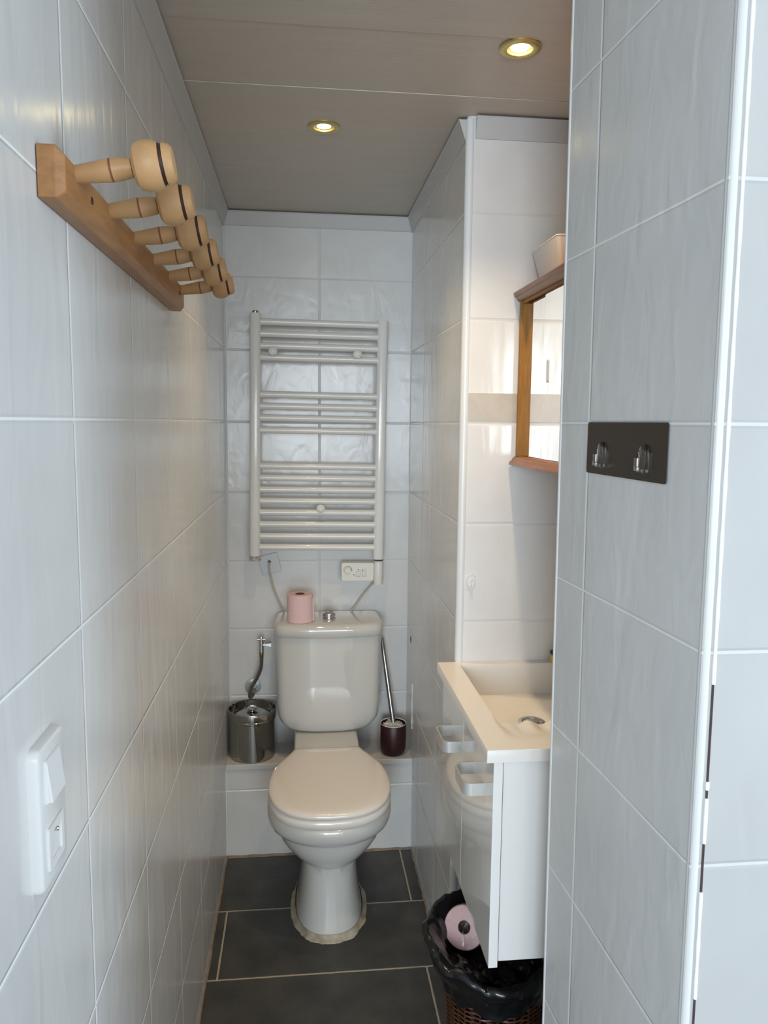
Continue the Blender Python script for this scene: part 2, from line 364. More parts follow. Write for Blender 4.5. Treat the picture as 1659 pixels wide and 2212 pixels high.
# lid / seat outline
half = [(2.448, 0), (2.448, .06), (2.447, .100), (2.440, .112), (2.418, .122), (2.37, .150), (2.32, .172), (2.27, .183), (2.22, .1865), (2.17, .183), (2.12, .168), (2.08, .142), (2.052, .106), (2.036, .062), (2.030, 0)]
hs = smooth_path([(a, b, 0) for a, b in half], 6)
outl = [(p.y, p.x) for p in hs]+[(-p.y, p.x) for p in hs[-2:0:-1]]
def olevel(s, z, dz=0, yc=2.24, k=.05): return [(TX+x*s, yc+(y-yc)*s, H+z+dz+(yc+(y-yc)*s-2.03)*k) for x, y in outl]
bm = B(); loft(bm, [olevel(.96, -1.143, k=.035), olevel(.985, -1.142, k=.035), olevel(.997, -1.137, k=.035), olevel(1.0, -1.131, k=.037), olevel(.994, -1.123, k=.04), olevel(.97, -1.117, k=.045)])
obj('seat', bm, M_seat, T, smooth=.9)
bm = B(); loft(bm, [olevel(.93, -1.1165), olevel(.975, -1.116), olevel(.99, -1.113), olevel(.993, -1.108), olevel(.985, -1.103), olevel(.965, -1.0995), olevel(.90, -1.0965), olevel(.75, -1.0945), olevel(.5, -1.0935), olevel(.2, -1.093)])
o = obj('lid', bm, M_seat, T, smooth=.9)
# cistern: rings in plan, rounded towards the bottom
CX = .0935
def cring(z, hw, yf, r, inset=0):
    pts = []; yb_ = 2.742; n = 6
    fr = []
    # front edge bowed
    for k in range(25):
        u = -1+2*k/24
        x = u*hw; y = yf+(abs(u)**3)*.030+ (max(0, abs(u)-.90)/.1)**2*.02
        fr.append((CX+x, y, H+z))
    return fr+[(CX+hw, yb_-.01, H+z), (CX+hw-.01, yb_, H+z), (CX-hw+.01, yb_, H+z), (CX-hw, yb_-.01, H+z)]
bm = B(); rr = []
for k in range(9):
    a = PI/2*k/8; s = 1-math.sin(a)
    rr.append(cring(-1.084+.075*(1-math.cos(a)), .180-.062*s-.002, 2.555+.03*s, 0))
rr += [cring(z, .180+(z+1.0)*.016, 2.553, 0) for z in (-.98, -.9, -.82, -.737)]
loft(bm, rr); obj('cistern', bm, M_porc, T, smooth=.7)
bm = B()
loft(bm, [cring(-.737, .186, 2.547, 0), cring(-.734, .189, 2.543, 0), cring(-.712, .190, 2.540, 0), cring(-.700, .188, 2.543, 0), cring(-.693, .183, 2.550, 0), cring(-.690, .174, 2.562, 0)])
obj('cistern_lid', bm, M_porc, T, smooth=.9)
bm = B(); lathe(bm, [(.0215, 0), (.0235, .001), (.0235, .003), (.021, .004), (.0205, .006), (.0225, .007), (.0235, .012), (.0225, .018), (.019, .0205), (.017, .0195)], (0, 0, 1), (CX+.002, 2.645, H-.690), 40)
fb = obj('flush_button', bm, M_chrome, T, smooth=.7)
bm = B(); lathe(bm, [(.0155, .0), (.0155, .0012), (.0148, .0018)], (0, 0, 1), (CX+.002, 2.645, H-.6708), 36)
box(bm, -.0155, .0155, -.0007, .0007, .0010, .0026, Matrix.Translation((CX+.002, 2.645, H-.6708)) @ Matrix.Rotation(.7, 4, 'Z'))
obj('push_plate', bm, M_brush, fb, smooth=.6)
# silicone around the foot
def seal(grow, z, seed):
    out = []
    for i, p in enumerate(egg(2.104-grow, 2.28, 2.50+grow*.3, .107+grow*.7, 0, 0, 2.4, n=160)):
        a = i/160; s = noise.noise((a*22, seed, 0))*.006*(grow > .004)+noise.noise((a*70, seed, 2))*.003*(grow > .004)
        d = Vector((p[0]-TX, p[1]-2.28, 0)).normalized()
        side = .016*max(0, abs(d.x)-.6)*(grow > .004)
        out.append((p[0]+d.x*(s+side), p[1]+d.y*(s+side), z))
    return out
bm = B(); loft(bm, [seal(.011, .0002, 1), seal(.010, .003, 1.1), seal(.006, .0055, 1.3), seal(.003, .007, 2), seal(-.002, .020, 2)], cap0=False, cap1=False)
obj('silicone_seal', bm, M_silic, T, smooth=1.2)

# ---------------------------------------------------------------- toilet roll on the cistern
RZ = H-.690
t = thing('toilet_roll', 'pink toilet paper roll standing on the cistern lid', 'toilet paper', (-.006, 2.615, RZ))
bm = B()
def rollring(r, z, tail=True):
    out = []
    for k in range(72):
        a = 2*PI*k/72; out.append(Vector((r*math.cos(a), r*math.sin(a), z)))
    return out
loft(bm, [rollring(.0165, .0), rollring(.0435, .0), rollring(.0450, .001), rollring(.0452, .05), rollring(.0447, .094), rollring(.0435, .0955), rollring(.0165, .0955), rollring(.0165, .0)], cap0=False, cap1=False)
obj('paper', bm, M_pink, t, smooth=.6)
bm = B(); loft(bm, [rollring(.0166, .0005), rollring(.0166, .096), rollring(.0156, .096), rollring(.0156, .0005), rollring(.0166, .0005)], cap0=False, cap1=False)
obj('core', bm, M_card, t, smooth=.6)
bm = B(); ar = []
for z in (.0012, .03, .06, .082):
    rw = [(.0455*math.cos(a), .0455*math.sin(a), z) for a in [-2.4+k*(2.4-.32)/16 for k in range(17)]]
    rw += [(.0475, -.012, z), (.0478, -.006, z)]
    rw2 = [(x*1.012, y*1.012, z) for x, y, z in rw[::-1]]
    ar.append(rw+rw2)
loft(bm, ar); obj('loose_sheet', bm, M_pink, t, smooth=.6)

# ---------------------------------------------------------------- towel radiator
RT = thing('towel_radiator', 'cream enamelled ladder towel radiator on the end wall above the toilet', 'radiator', (.06, 2.68, H-.06))
RT.rotation_euler = (0, math.radians(.6), 0)
def L3(x, y, z): return (x-.06, y-2.68, z+.06)      # relative to camera-height coordinates
for xx, zt, zb in ((-.1585, .362, -.484), (.2765, .350, -.484)):
    prof = [(.019*math.copysign(abs(math.cos(a))**.75, math.cos(a)), .013*math.sin(a)-.002) for a in [2*PI*k/24 for k in range(24)]]
    bm = B(); loft(bm, [[L3(xx+a*s, 2.68+b*s, z) for a, b in prof] for z, s in ((zb, .95), (zb+.003, 1), (zt-.003, 1), (zt, .95))])
    post = obj('post', bm, M_enam, RT, smooth=.7)
    if xx < 0:
        bm = B(); lathe(bm, [(.011, 0), (.011, .006), (.009, .008)], (0, 0, 1), L3(xx, 2.68, zt), 18); obj('end_plug', bm, M_brush, post, smooth=.7)
        bm = B(); prof2 = [(a*1.02, b*1.03) for a, b in prof]
        loft(bm, [[L3(xx+a*(1+.01*noise.noise((a*300, 1, z*100))), 2.68+b, z+(.004*noise.noise((a*240, b*240, 5)) if z > zb+.005 else 0)) for a, b in prof2] for z in (zb-.006, zb, zb+.012)])
        obj('flaking_foot', bm, M_flake, post, smooth=.5)
for zz in (.334, .294, .254, .215, .090, .050, .010, -.032, -.156, -.197, -.238, -.278, -.318, -.360, -.402, -.441):
    bm = B(); lathe(bm, [(.0117, 0), (.0117, .405)], (1, 0, 0), L3(-.1425, 2.677, zz), 20); obj('rung', bm, M_enam, RT, smooth=.8)
for kx, kz in ((-.098, .234), (.189, .232), (.069, -.301)):
    bm = B(); lathe(bm, [(.0045, -.02), (.0045, .004), (.012, .005), (.0155, .010), (.0150, .016), (.010, .020), (.004, .0215)], (0, -1, 0), L3(kx, 2.66, kz), 28)
    obj('fixing_knob', bm, M_ctrl, RT, smooth=.8)
    bm = B(); lathe(bm, [(.004, 0), (.004, .085)], (0, 1, 0), L3(kx, 2.668, kz), 12); obj('wall_bracket', bm, M_ctrl, RT, smooth=.8)
# thermostat box
bm = B(); pr = rrect(.118, .066, .006)
cbx = .204
loft(bm, [[L3(cbx+a*s, y, -.531+b*s) for a, b in pr] for y, s in ((2.712, 1), (2.684, 1), (2.680, .975), (2.679, .96))])
ctl = obj('thermostat', bm, M_ctrl, RT, smooth=.7)
bm = B(); lathe(bm, [(.0155, 0), (.0165, .003), (.0165, .083), (.0155, .086)], (0, 0, 1), L3(.279, 2.69, -.578), 28); obj('element_housing', bm, M_ctrl, RT, smooth=.7)
bm = B(); lathe(bm, [(.0165, 0), (.0165, .003)], (0, 0, 1), L3(.279, 2.69, -.4915), 24); obj('rubber_gasket', bm, M_ink, RT, smooth=.7)
def onface(bm, x, z, r, h=.0012, n=24): lathe(bm, [(r, 0), (r, h), (r*.9, h*1.4)], (0, -1, 0), L3(x, 2.679, z), n)
bm = B(); onface(bm, .168, -.5255, .0115, .005, 32); onface(bm, .168, -.5255, .0085, .0065, 32); dl = obj('dial', bm, M_ctrl, ctl, smooth=.7)
bm = B(); box(bm, -.0005, .0005, -.0012, 0, -.007, .007, Matrix.Translation(L3(.168, 2.6715, -.5255)) @ Matrix.Rotation(.7, 4, 'Y'))
for k in range(15):
    a = PI*1.05-k*PI*1.05/14
    box(bm, -.0006-.0006*k/14, .0006+.0006*k/14, -.0008, .0005, .0135, .0155+.001*k/14, Matrix.Translation(L3(.168, 2.679, -.5255)) @ Matrix.Rotation(-(a-PI/2), 4, 'Y'))
obj('printed_scale', bm, M_ink, ctl)
for bx_, bz_ in ((.207, -.5385), (.2275, -.5375)):
    bm = B(); onface(bm, bx_, bz_, .0048, .002); obj('push_button', bm, M_ctrl, ctl, smooth=.7)
    bm = B()
    for w1, w2, a1_, a2_ in ((-.0068, .0068, .0088, .0096), (-.0068, .0068, -.0096, -.0088), (-.0068, -.0061, -.0096, .0096), (.0061, .0068, -.0096, .0096)):
        x0, y0, z0 = L3(bx_, 2.679, bz_); box(bm, x0+w1, x0+w2, y0-.0006, y0+.001, z0+a1_, z0+a2_)
    obj('printed_outline', bm, M_ink, ctl)
bm = B()
for x_, z_ in ((.1905, -.5415), (.2065, -.5225), (.2205, -.5245)): onface(bm, x_, z_, .0019)
for k in range(3): x0, y0, z0 = L3(.226+k*.003, 2.679, -.5225); box(bm, x0, x0+.002, y0-.0005, y0+.001, z0, z0+.002-.0005*k)
obj('indicator', bm, M_black, ctl)
# mains cable down behind the cistern and up to the wall outlet
bm = B(); tube(bm, smooth_path([L3(*p) for p in ((.268, 2.70, -.565), (.262, 2.73, -.585), (.236, 2.742, -.62), (.205, 2.7455, -.665), (.175, 2.747, -.705), (.12, 2.7485, -.76), (.06, 2.7485, -.785), (0, 2.7485, -.77), (-.045, 2.747, -.715), (-.062, 2.745, -.685), (-.092, 2.743, -.615), (-.108, 2.74, -.555), (-.112, 2.735, -.525), (-.113, 2.744, -.510))]), .0038, 10)
obj('power_cable', bm, M_cable, RT, smooth=1)
t = thing('cable_outlet_plate', 'small tilted square cable outlet plate below the left radiator post', 'outlet cover', (-.1145, YB, H-.513))
t.rotation_euler = (0, math.radians(-14), 0)
bm = B(); pr = rrect(.071, .071, .003)
loft(bm, [[(a*s, y, b*s) for a, b in pr] for y, s in ((0, 1), (-.006, 1), (-.008, .96))]); obj('cover', bm, M_plate, t, smooth=.6)
bm = B(); lathe(bm, [(.0062, 0), (.0062, .0015), (.0045, .0018)], (0, -1, 0), (0, -.0078, .008), 20); obj('cable_hole', bm, M_ink, t, smooth=.7)

# ---------------------------------------------------------------- water supply
t = thing('water_supply_valve', 'chrome angle valve with braided hose left of the cistern', 'valve', (-.145, 2.70, H-.80))
def Lr(p): return (p[0]+.145, p[1]-2.70, p[2]+.80)
bm = B(); lathe(bm, [(.0085, 0), (.0085, .030), (.0095, .031), (.0095, .036), (.006, .040), (.006, .054), (.0045, .058), (.002, .059)], (0, 0, 1), Lr((-.145, 2.70, -.825)), 20); obj('valve_body', bm, M_chrome, t, smooth=.7)
bm = B(); lathe(bm, [(.0045, 0), (.0045, .028)], (1, 0, 0), Lr((-.159, 2.70, -.779)), 12); obj('valve_handle', bm, M_chrome, t, smooth=.7)
bm = B(); lathe(bm, [(.007, 0), (.007, .014), (.0095, .014), (.0095, .024), (.0125, .024), (.0125, .030)], (1, 0, 0), Lr((-.140, 2.70, -.798)), 6); obj('union_nut', bm, M_chrome, t)
bm = B(); lathe(bm, [(.007, 0), (.0075, -.002), (.0075, -.02), (.0065, -.022), (.0065, -.030)], (0, 0, 1), Lr((-.145, 2.70, -.823)), 20); obj('hose_nut', bm, M_rust, t, smooth=.6)
m_braid = mat('steel_braid', (.22, .21, .20), .35, .85, bump=1.0, bscale=350)
bm = B(); tube(bm, smooth_path([Lr(p) for p in ((-.145, 2.70, -.85), (-.146, 2.70, -.875), (-.152, 2.70, -.90), (-.166, 2.70, -.93), (-.181, 2.70, -.955), (-.188, 2.702, -.98), (-.187, 2.71, -.998), (-.180, 2.725, -.995), (-.176, 2.735, -.985))]), .0066, 12); obj('braided_hose', bm, m_braid, t, smooth=1)
bm = B(); lathe(bm, [(.010, 0), (.010, .008), (.0075, .008), (.0075, .02)], (-.0, -1, 0), Lr((-.176, 2.746, -.985)), 6); obj('wall_nut', bm, M_rust, t)
bm = B(); lathe(bm, [(.0005, .006), (.012, .006), (.014, .004), (.027, .003), (.030, .0015), (.030, 0)], (0, -1, 0), Lr((-.180, YB, -.972)), 32, cap1=False); obj('wall_rosette', bm, mat('rosette', (.45, .50, .52), .25, .2), t, smooth=.7)

# ---------------------------------------------------------------- steel bin
t = thing('pedal_bin', 'round polished steel bin with recessed lid on the ledge left of the toilet', 'bin', (-.1775, 2.665, LZ))
t.name = 'steel_bin'
bm = B(); lathe(bm, [(.078, 0), (.081, .002), (.081, .136), (.0835, .138), (.0835, .144), (.0818, .146), (.0818, .150), (.0845, .152), (.0850, .172), (.0845, .174), (.0825, .174), (.0815, .160), (.080, .146)], n=72, cap1=False); obj('body', bm, M_steel, t, smooth=.5)
bm = B(); lathe(bm, [(.080, .150), (.072, .151), (.058, .158), (.035, .162), (.012, .163), (.0001, .163)], n=64, cap0=False); ld = obj('lid', bm, M_steel, t, smooth=.8)
bm = B(); lathe(bm, [(.0075, .162), (.0075, .166), (.016, .168), (.019, .172), (.015, .176), (.0001, .177)], n=28, cap0=False); obj('knob', bm, M_chrome, ld, smooth=.8)

# ---------------------------------------------------------------- toilet brush
t = thing('toilet_brush_holder', 'burgundy cup holding the toilet brush on the ledge right of the toilet', 'toilet brush holder', (.3285, 2.634, LZ))
bm = B(); lathe(bm, [(.028, 0), (.036, .002), (.042, .008), (.0455, .020), (.0465, .040), (.0465, .112), (.0455, .1135), (.0440, .112), (.0435, .030), (.02, .010)], n=56); obj('cup', bm, M_burg, t, smooth=.7)
bm = B(); lathe(bm, [(.0462, .1125), (.0455, .1145), (.0438, .1125)], n=48, cap0=False, cap1=False); obj('rim', bm, M_wplas, t, smooth=.7)
t = thing('toilet_brush', 'long-handled toilet brush leaning in the burgundy cup', 'toilet brush', (.3285, 2.634, LZ+.02))
bm = B()
for k in range(26):
    a = 2*PI*k/26; r1 = .034+.005*random.random(); z = .082+.012*random.random()
    tube(bm, [(0, 0, .055), (.02*math.cos(a), .02*math.sin(a), z), (r1*math.cos(a), r1*math.sin(a), z-.004)], .0058, 6)
lathe(bm, [(.018, .02), (.036, .04), (.036, .075), (.02, .092), (.01, .094)], n=20)
obj('brush_head', bm, M_brist, t, smooth=1)
hb, ht = Vector((.0015, .004, .084)), Vector((-.0385, .065, .392))
ax = (ht-hb).normalized(); Lh = (ht-hb).length
bm = B(); lathe(bm, [(.013, 0), (.0135, .006), (.010, .012), (.008, .014)], ax, hb-ax*.006, 24); obj('collar', bm, M_wplas, t, smooth=.7)
bm = B(); lathe(bm, [(.0086, 0), (.0084, Lh*.63), (.0070, Lh*.631), (.0070, Lh*.634), (.0073, Lh*.635), (.0070, Lh-.002), (.0060, Lh)], ax, hb, 24); obj('handle', bm, M_brush, t, smooth=.6)

# ---------------------------------------------------------------- coat rack
CR = thing('coat_rack', 'wooden board with turned pegs on the left wall', 'coat rack', (XL, .835, H+.248))
def LC(x, y, z): return (x-XL, y-.835, z-.248)
bm = B()
z0c, z1c, y0c, y1c, xf = .2235, .2760, .838, 1.650, -.239
def brd(x, iz, iy): return [LC(x, y0c+iy, z0c+iz), LC(x, y1c-iy, z0c+iz), LC(x, y1c-iy, z1c-iz), LC(x, y0c+iy, z1c-iz)]
def brd8(x, i, c):
    a0_, a1_, b0_, b1_ = y0c+i, y1c-i, z0c+i, z1c-i
    return [LC(x, a0_+c, b0_), LC(x, a1_-c, b0_), LC(x, a1_, b0_+c), LC(x, a1_, b1_-c), LC(x, a1_-c, b1_), LC(x, a0_+c, b1_), LC(x, a0_, b1_-c), LC(x, a0_, b0_+c)]
loft(bm, [brd8(XL+.001, 0, .0012), brd8(xf-.008, 0, .0012), brd8(xf, .008, .002)])
obj('board', bm, M_pine, CR, bevel=.001)
for k in range(6):
    yk = .888+.1462*k; o0 = Vector(LC(xf-.002, yk, .2615)); ax = Vector((.079, 0, .0125)).normalized()
    bm = B(); q = [(.0095, 0), (.0098, .006), (.0112, .025), (.0124, .0375)]
    lathe(bm, q, ax, o0, 28, cap1=False)
    lathe(bm, [(.0124, .0375), (.0118, .0382), (.0118, .0392), (.0124, .0400)], ax, o0, 28, cap0=False, cap1=False, mi=1)
    lathe(bm, [(.0124, .0400), (.0115, .052), (.0100, .0605)], ax, o0, 28, cap0=False, cap1=False)
    lathe(bm, [(.0100, .0605), (.0092, .0612), (.0092, .0635)], ax, o0, 28, cap0=False, cap1=True, mi=1)
    pg = obj('peg', bm, [M_knob, M_groove], CR, smooth=.7)
    bm = B(); r_ = .0262
    lathe(bm, [(.0085, .062), (.0175, .0625), (.0235, .0665), (.0262, .074), (.0262, .082), (.0245, .0888), (.0225, .0920)], ax, o0, 40, cap1=False)
    lathe(bm, [(.0225, .0920), (.0208, .0926), (.0206, .0952), (.0218, .0959)], ax, o0, 40, cap0=False, cap1=False, mi=1)
    lathe(bm, [(.0218, .0959), (.0212, .0985), (.0190, .1035), (.0165, .1055), (.0001, .1062)], ax, o0, 40, cap0=False)
    obj('knob', bm, [M_knob, M_burn], pg, smooth=.6)
for yk in (.945, 1.585):
    bm = B(); lathe(bm, [(.0001, .0008), (.0035, .0010), (.0045, .0004), (.0045, -.001)], (1, 0, 0), LC(xf, yk, .250), 16); obj('screw', bm, M_burn, CR, smooth=.7)

# ---------------------------------------------------------------- light switch with socket
t = thing('light_switch', 'white double wall plate with rocker switch over a round socket', 'light switch', (XL, .779, H-.398))
pr = rrect(.080, .152, .010)
bm = B(); loft(bm, [[(x, a*s, b*s) for a, b in pr] for x, s in ((0, 1.0), (.006, 1.0), (.0095, .975), (.0105, .94))]); obj('frame', bm, M_wplas, t, smooth=.6)
bm = B(); loft(bm, [[(x+.0, a, .036+b) for a, b in rrect(w_, h_, .002)] for x, w_, h_ in ((.009, .046, .046), (.0118, .046, .046), (.0122, .045, .045))]); ins = obj('switch_insert', bm, M_wplas, t, smooth=.6)
bm = B(); loft(bm, [[(.011, -.0215, .057), (.011, .0215, .057), (.011, .0215, .014), (.011, -.0215, .014)], [(.0125, -.021, .0565), (.0125, .021, .0565), (.0172, .021, .0145), (.0172, -.021, .0145)]]); obj('rocker', bm, M_wplas, t, bevel=.0008)
bm = B(); N_ = 40; rc = []
sq = rrect(.046, .046, .003, 9)
rc = [[(.009, a, -.036+b) for a, b in sq], [(.0128, a, -.036+b) for a, b in sq]]
def cr_(r, x): return [(x, r*math.cos(math.atan2(b, a)), -.036+r*math.sin(math.atan2(b, a))) for a, b in sq]
rc += [cr_(.0205, .0128), cr_(.0195, .0118), cr_(.0188, .001), cr_(.001, .0005)]
loft(bm, rc, cap1=True); sk = obj('socket', bm, M_wplas, t, smooth=.5)
bm = B(); lathe(bm, [(.0024, 0), (.0024, .013), (.001, .0145)], (1, 0, 0), (.0006, .001, -.024), 14)
obj('earth_pin', bm, M_chrome, sk, smooth=.7)
bm = B()
for s in (-1, 1): lathe(bm, [(.0026, 0), (.0026, .0004)], (1, 0, 0), (.0010, s*.0095, -.037), 14)
obj('pin_hole', bm, M_dark, sk)

# ---------------------------------------------------------------- hook plate on the pillar
def PP(y, z): return Vector((px(y, z)-.0004, y, z))
t = thing('adhesive_hook_plate', 'dark brown adhesive plate with two clear hooks on the tiled pillar', 'wall hook', tuple(PP(.991, H-.034)))
ang = math.atan(.054)
t.rotation_euler = (0, 0, ang)      # local +Y runs along the face, -X faces the room
bm = B(); pr = rrect(.228, .0745, .004)
loft(bm, [[(x, a, b) for a, b in pr] for x in (.0, -.0008)]); obj('backing_plate', bm, M_brown, t)
for s, lab in ((.062, 0), (-.060, 1)):
    bm = B()
    sh = [(.0115*math.cos(a), .006+.0115*math.sin(a)) for a in [PI*k/14 for k in range(15)]]+[(-.0105, -.021), (.0105, -.021)]
    loft(bm, [[(x, s+a*q, -.008+b*q) for a, b in sh] for x, q in ((-.0008, 1), (-.0035, 1), (-.0042, .93))])
    loft(bm, [[(x, s+a, -.008+z) for a, z in ((-.0045, -.018+zz), (.0045, -.018+zz), (.0045, -.0145+zz), (-.0045, -.0145+zz))] for x, zz in ((-.003, 0), (-.009, .0), (-.0125, .004))])
    loft(bm, [[(x, s+a, -.008+z) for x, a in ((-.0108, -.0045), (-.0108, .0045), (-.0135, .004), (-.0135, -.004))] for z in (-.016, -.004, .0)])
    obj('hook', bm, M_clear, t, smooth=.6)

# ---------------------------------------------------------------- oval hook on the alcove wall
t = thing('oval_hook', 'small white oval stick-on hook on the wall above the washbasin', 'wall hook', (.4238, YA-.004, H-.394))
bm = B(); ov = [(.0125*math.cos(a), .0165*math.sin(a)) for a in [2*PI*k/36 for k in range(36)]]
loft(bm, [[(a*s, y, b*s) for a, b in ov] for y, s in ((0, 1), (-.002, 1), (-.0035, .96), (-.0042, .88), (-.0036, .80), (-.0045, .5), (-.0048, .1))]); obj('base', bm, M_wplas, t, smooth=.8)
bm = B(); hk = [(.0038, -.012), (.0038, -.003), (.0026, .001), (0, .0022), (-.0026, .001), (-.0038, -.003), (-.0038, -.012)]
loft(bm, [[(.003+a, y, b) for a, b in hk] for y in (-.008, -.0105)]); box(bm, -.0008, .0068, -.009, -.003, -.0135, -.0105); obj('hook', bm, M_wplas, t, smooth=.5)
# stripe left by old adhesive
bm = B(); n = 26; top = [(.4035+k/n*(XA-.404), H+.0735) for k in range(n+1)]
edge = [(.4035+.004*noise.noise((k*.8, 3, 1)), H+.0735-.068*k/12) for k in range(1, 12)]
bot = [(.4035+k/n*(XA-.404), H+.0055+.0012*noise.noise((k, 2, 8))) for k in range(n, -1, -1)]
poly = top+bot+edge[::-1]
loft(bm, [[(a, YA-.0041, b) for a, b in poly], [(a, YA-.0050, b) for a, b in poly]])
tag(obj('adhesive_strip', bm, M_adh), 'beige band of old adhesive across the wall behind the mirror cabinet', 'adhesive residue')

# ---------------------------------------------------------------- mirror cabinet
MC = thing('mirror_cabinet', 'wood-framed mirror cabinet hanging at the right of the basin recess', 'cabinet', (XA, 1.56, H-.09))
yF, yN = 1.846, 1.300
def Lm(x, y, z): return (x-XA, y-1.56, z+.09)
def mbox(x0, x1_, y0, y1_, z0, z1_):
    bm = B(); a, b_ = Lm(x0, y0, z0), Lm(x1_, y1_, z1_); box(bm, a[0], b_[0], a[1], b_[1], a[2], b_[2]); return bm
obj('carcass', mbox(.572, XA, yN+.012, yF-.006, -.078, .292), M_ban, MC)
for yy in (yF-.018, yN+.006): obj('stile', mbox(.525, .574, yy, yy+.012, -.080, .293), M_ban2, MC, bevel=.002)
def moulding(z, up, nm):
    pr = [(.574, 0), (.531, 0), (.524, .003), (.520, .008), (.519, .011), (.515, .013), (.512, .018), (.512, .022), (XA, .022), (XA, 0)]
    bm = B(); loft(bm, [[Lm(x, y, z+(b if up else -b)) for x, b in pr] for y in (yF+.004, yN-.01)]); obj(nm, bm, M_ban, MC, smooth=.6)
moulding(.292, True, 'cornice'); moulding(-.079, False, 'bottom_shelf')
obj('track', mbox(.5295, .5315, yN+.02, yF-.02, .286, .292), M_ban2, MC)
obj('track', mbox(.5345, .5355, yN+.02, yF-.02, .286, .292), M_ban2, MC)
obj('mirror_door', mbox(.5405, .5445, 1.56, yF-.018, -.078, .291), M_mirror, MC)
md = obj('mirror_door', mbox(.5355, .5395, yN+.028, 1.675, -.078, .291), M_mirror, MC)
bm = B(); a = Lm(.5350, 1.642, .115)
loft(bm, [[(a[0]-(.0015 if k else -.0006), a[1]+p, a[2]+q) for p, q in rrect(.008, .05, .0035)] for k in (0, 1)]); obj('finger_pull', bm, M_plate, md)
# white tapered box on the cabinet
t = thing('storage_box', 'white tapered open box standing on top of the mirror cabinet', 'box', (.620, 1.742, H+.3155))
def tb(s, z, sx=1, sy=1): return [(a*sx, b*sy, z) for a, b in rrect(.126*s, .163*s, .008*s)]
bm = B(); loft(bm, [tb(.80, 0, 1.0, 1.05), tb(.82, .003, 1, 1.05), tb(1.14, .090, 1, 1.0), tb(1.12, .090, .99, 1.0), tb(.80, .006, .96, 1.03)])
obj('shell', bm, mat('box_plastic_shaded', (.58, .56, .53), .4), t, smooth=.6)  # white plastic, its shade painted into a darker base colour
bm = B(); loft(bm, [tb(1.13, .0895), tb(1.147, .090), tb(1.147, .0915), tb(1.13, .0915), tb(1.12, .089)], cap0=False, cap1=False); obj('rim', bm, M_wplas, t, smooth=.6)

# ---------------------------------------------------------------- vanity
VN = thing('vanity_unit', 'white gloss wall-hung vanity cabinet under the washbasin', 'vanity cabinet', (.53, 1.6, .484))
def Lv(x, y, z): return (x-.53, y-1.6, z-.484)
def vbox(x0, x1_, y0, y1_, z0, z1_):
    bm = B(); a, b_ = Lv(x0, y0, z0), Lv(x1_, y1_, z1_); box(bm, a[0], b_[0], a[1], b_[1], a[2], b_[2]); return bm
VZ = H-.627
obj('side_panel', vbox(.3795, .70, 1.345, 1.361, .490, VZ-.004), M_lam, VN, bevel=.0008)
obj('side_panel', vbox(.3795, .70, 1.838, 1.854, .490, VZ-.004), M_lam, VN, bevel=.0008)
obj('bottom_panel', vbox(.3795, .70, 1.361, 1.838, .490, .506), M_lam, VN)
obj('back_panel', vbox(.690, .70, 1.361, 1.838, .506, VZ-.004), M_lam, VN)
for y0, y1_, hy in ((1.338, 1.6035, 1.4525), (1.6055, 1.854, 1.676)):
    d = obj('door', vbox(.3585, .3765, y0, y1_, .482, VZ-.006), M_gloss, VN, bevel=.0006)
    d.data.materials.append(M_lam)
    for p in d.data.polygons:
        if abs(p.normal.y) > .5: p.material_index = 1
    bm = B(); pts = []
    hx0, hx1, ya, yb2, r = .3585, .3175, hy-.0475, hy+.0475, .017
    path = [(hx0, ya)]
    path += [(hx1+r-r*math.sin(a), ya+r-r*math.cos(a)) for a in [PI/2*k/8 for k in range(9)]]
    path += [(hx1+r-r*math.cos(a), yb2-r+r*math.sin(a)) for a in [PI/2*k/8 for k in range(9)]]
    path += [(hx0, yb2)]
    th = .0016; rings = []
    for i, (x_, y_) in enumerate(path):
        p0 = Vector(path[max(i-1, 0)]); p1 = Vector(path[min(i+1, len(path)-1)]); dd = (p1-p0).normalized(); nn = Vector((dd.y, -dd.x))*th
        rings.append([Lv(x_+nn.x*s, y_+nn.y*s, H-(.706 if hy < 1.6 else .717)+zz) for s, zz in ((1, 0), (1, -.026), (-1, -.026), (-1, 0))])
    loft(bm, rings); obj('handle', bm, M_alu, d, smooth=.5)
obj('tape_piece', vbox(.379, .417, 1.3442, 1.3448, VZ-.032, VZ-.003), M_tape, VN)
# washbasin top as a height field with a recessed bowl
WB = thing('washbasin', 'cream white rectangular washbasin top with shallow sunken basin and drain', 'washbasin', (.53, 1.6, VZ))
zt = H-.605
def ss(a, b_, v):
    v = max(0, min(1, (v-a)/(b_-a))); return v*v*(3-2*v)
bx0, bx1, by0, by1, dp = .397, .672, 1.385, 1.829, .078
def hz(x, y):
    w_ = .02*(1-ss(1.44, 1.52, y)); inx = ss(bx0-.001-w_*.3, bx0+.003+w_, x)*(1-ss(bx1-.003-w_, bx1+.001, x))
    yb_ = 1-ss(by1-.003, by1+.001, y)
    front = .20*ss(1.36, 1.48, y)+.80*ss(1.49, 1.54, y)
    d = dp*inx*yb_*front
    rib = .0048*math.cos((x-.525)/.056*2*PI)*ss(bx0+.03, bx0+.06, x)*(1-ss(bx1-.04, bx1-.01, x))*ss(1.40, 1.475, y)*(1-ss(1.49, 1.535, y))
    dr = math.hypot(x-.530, y-1.655)
    d += .006*(1-ss(.02, .07, dr))*inx
    return zt-d+rib
def axis(a, b_, n, extra):
    v = [a+(b_-a)*k/n for k in range(n+1)]
    for e in extra: v += [e+k*.0008 for k in range(-5, 6)]
    return sorted(set(round(q, 5) for q in v if a <= q <= b_))
xs = axis(.3435, .70, 90, (bx0+.001, bx1-.001)); ys = axis(1.3285, 1.8555, 150, (by1-.001,))
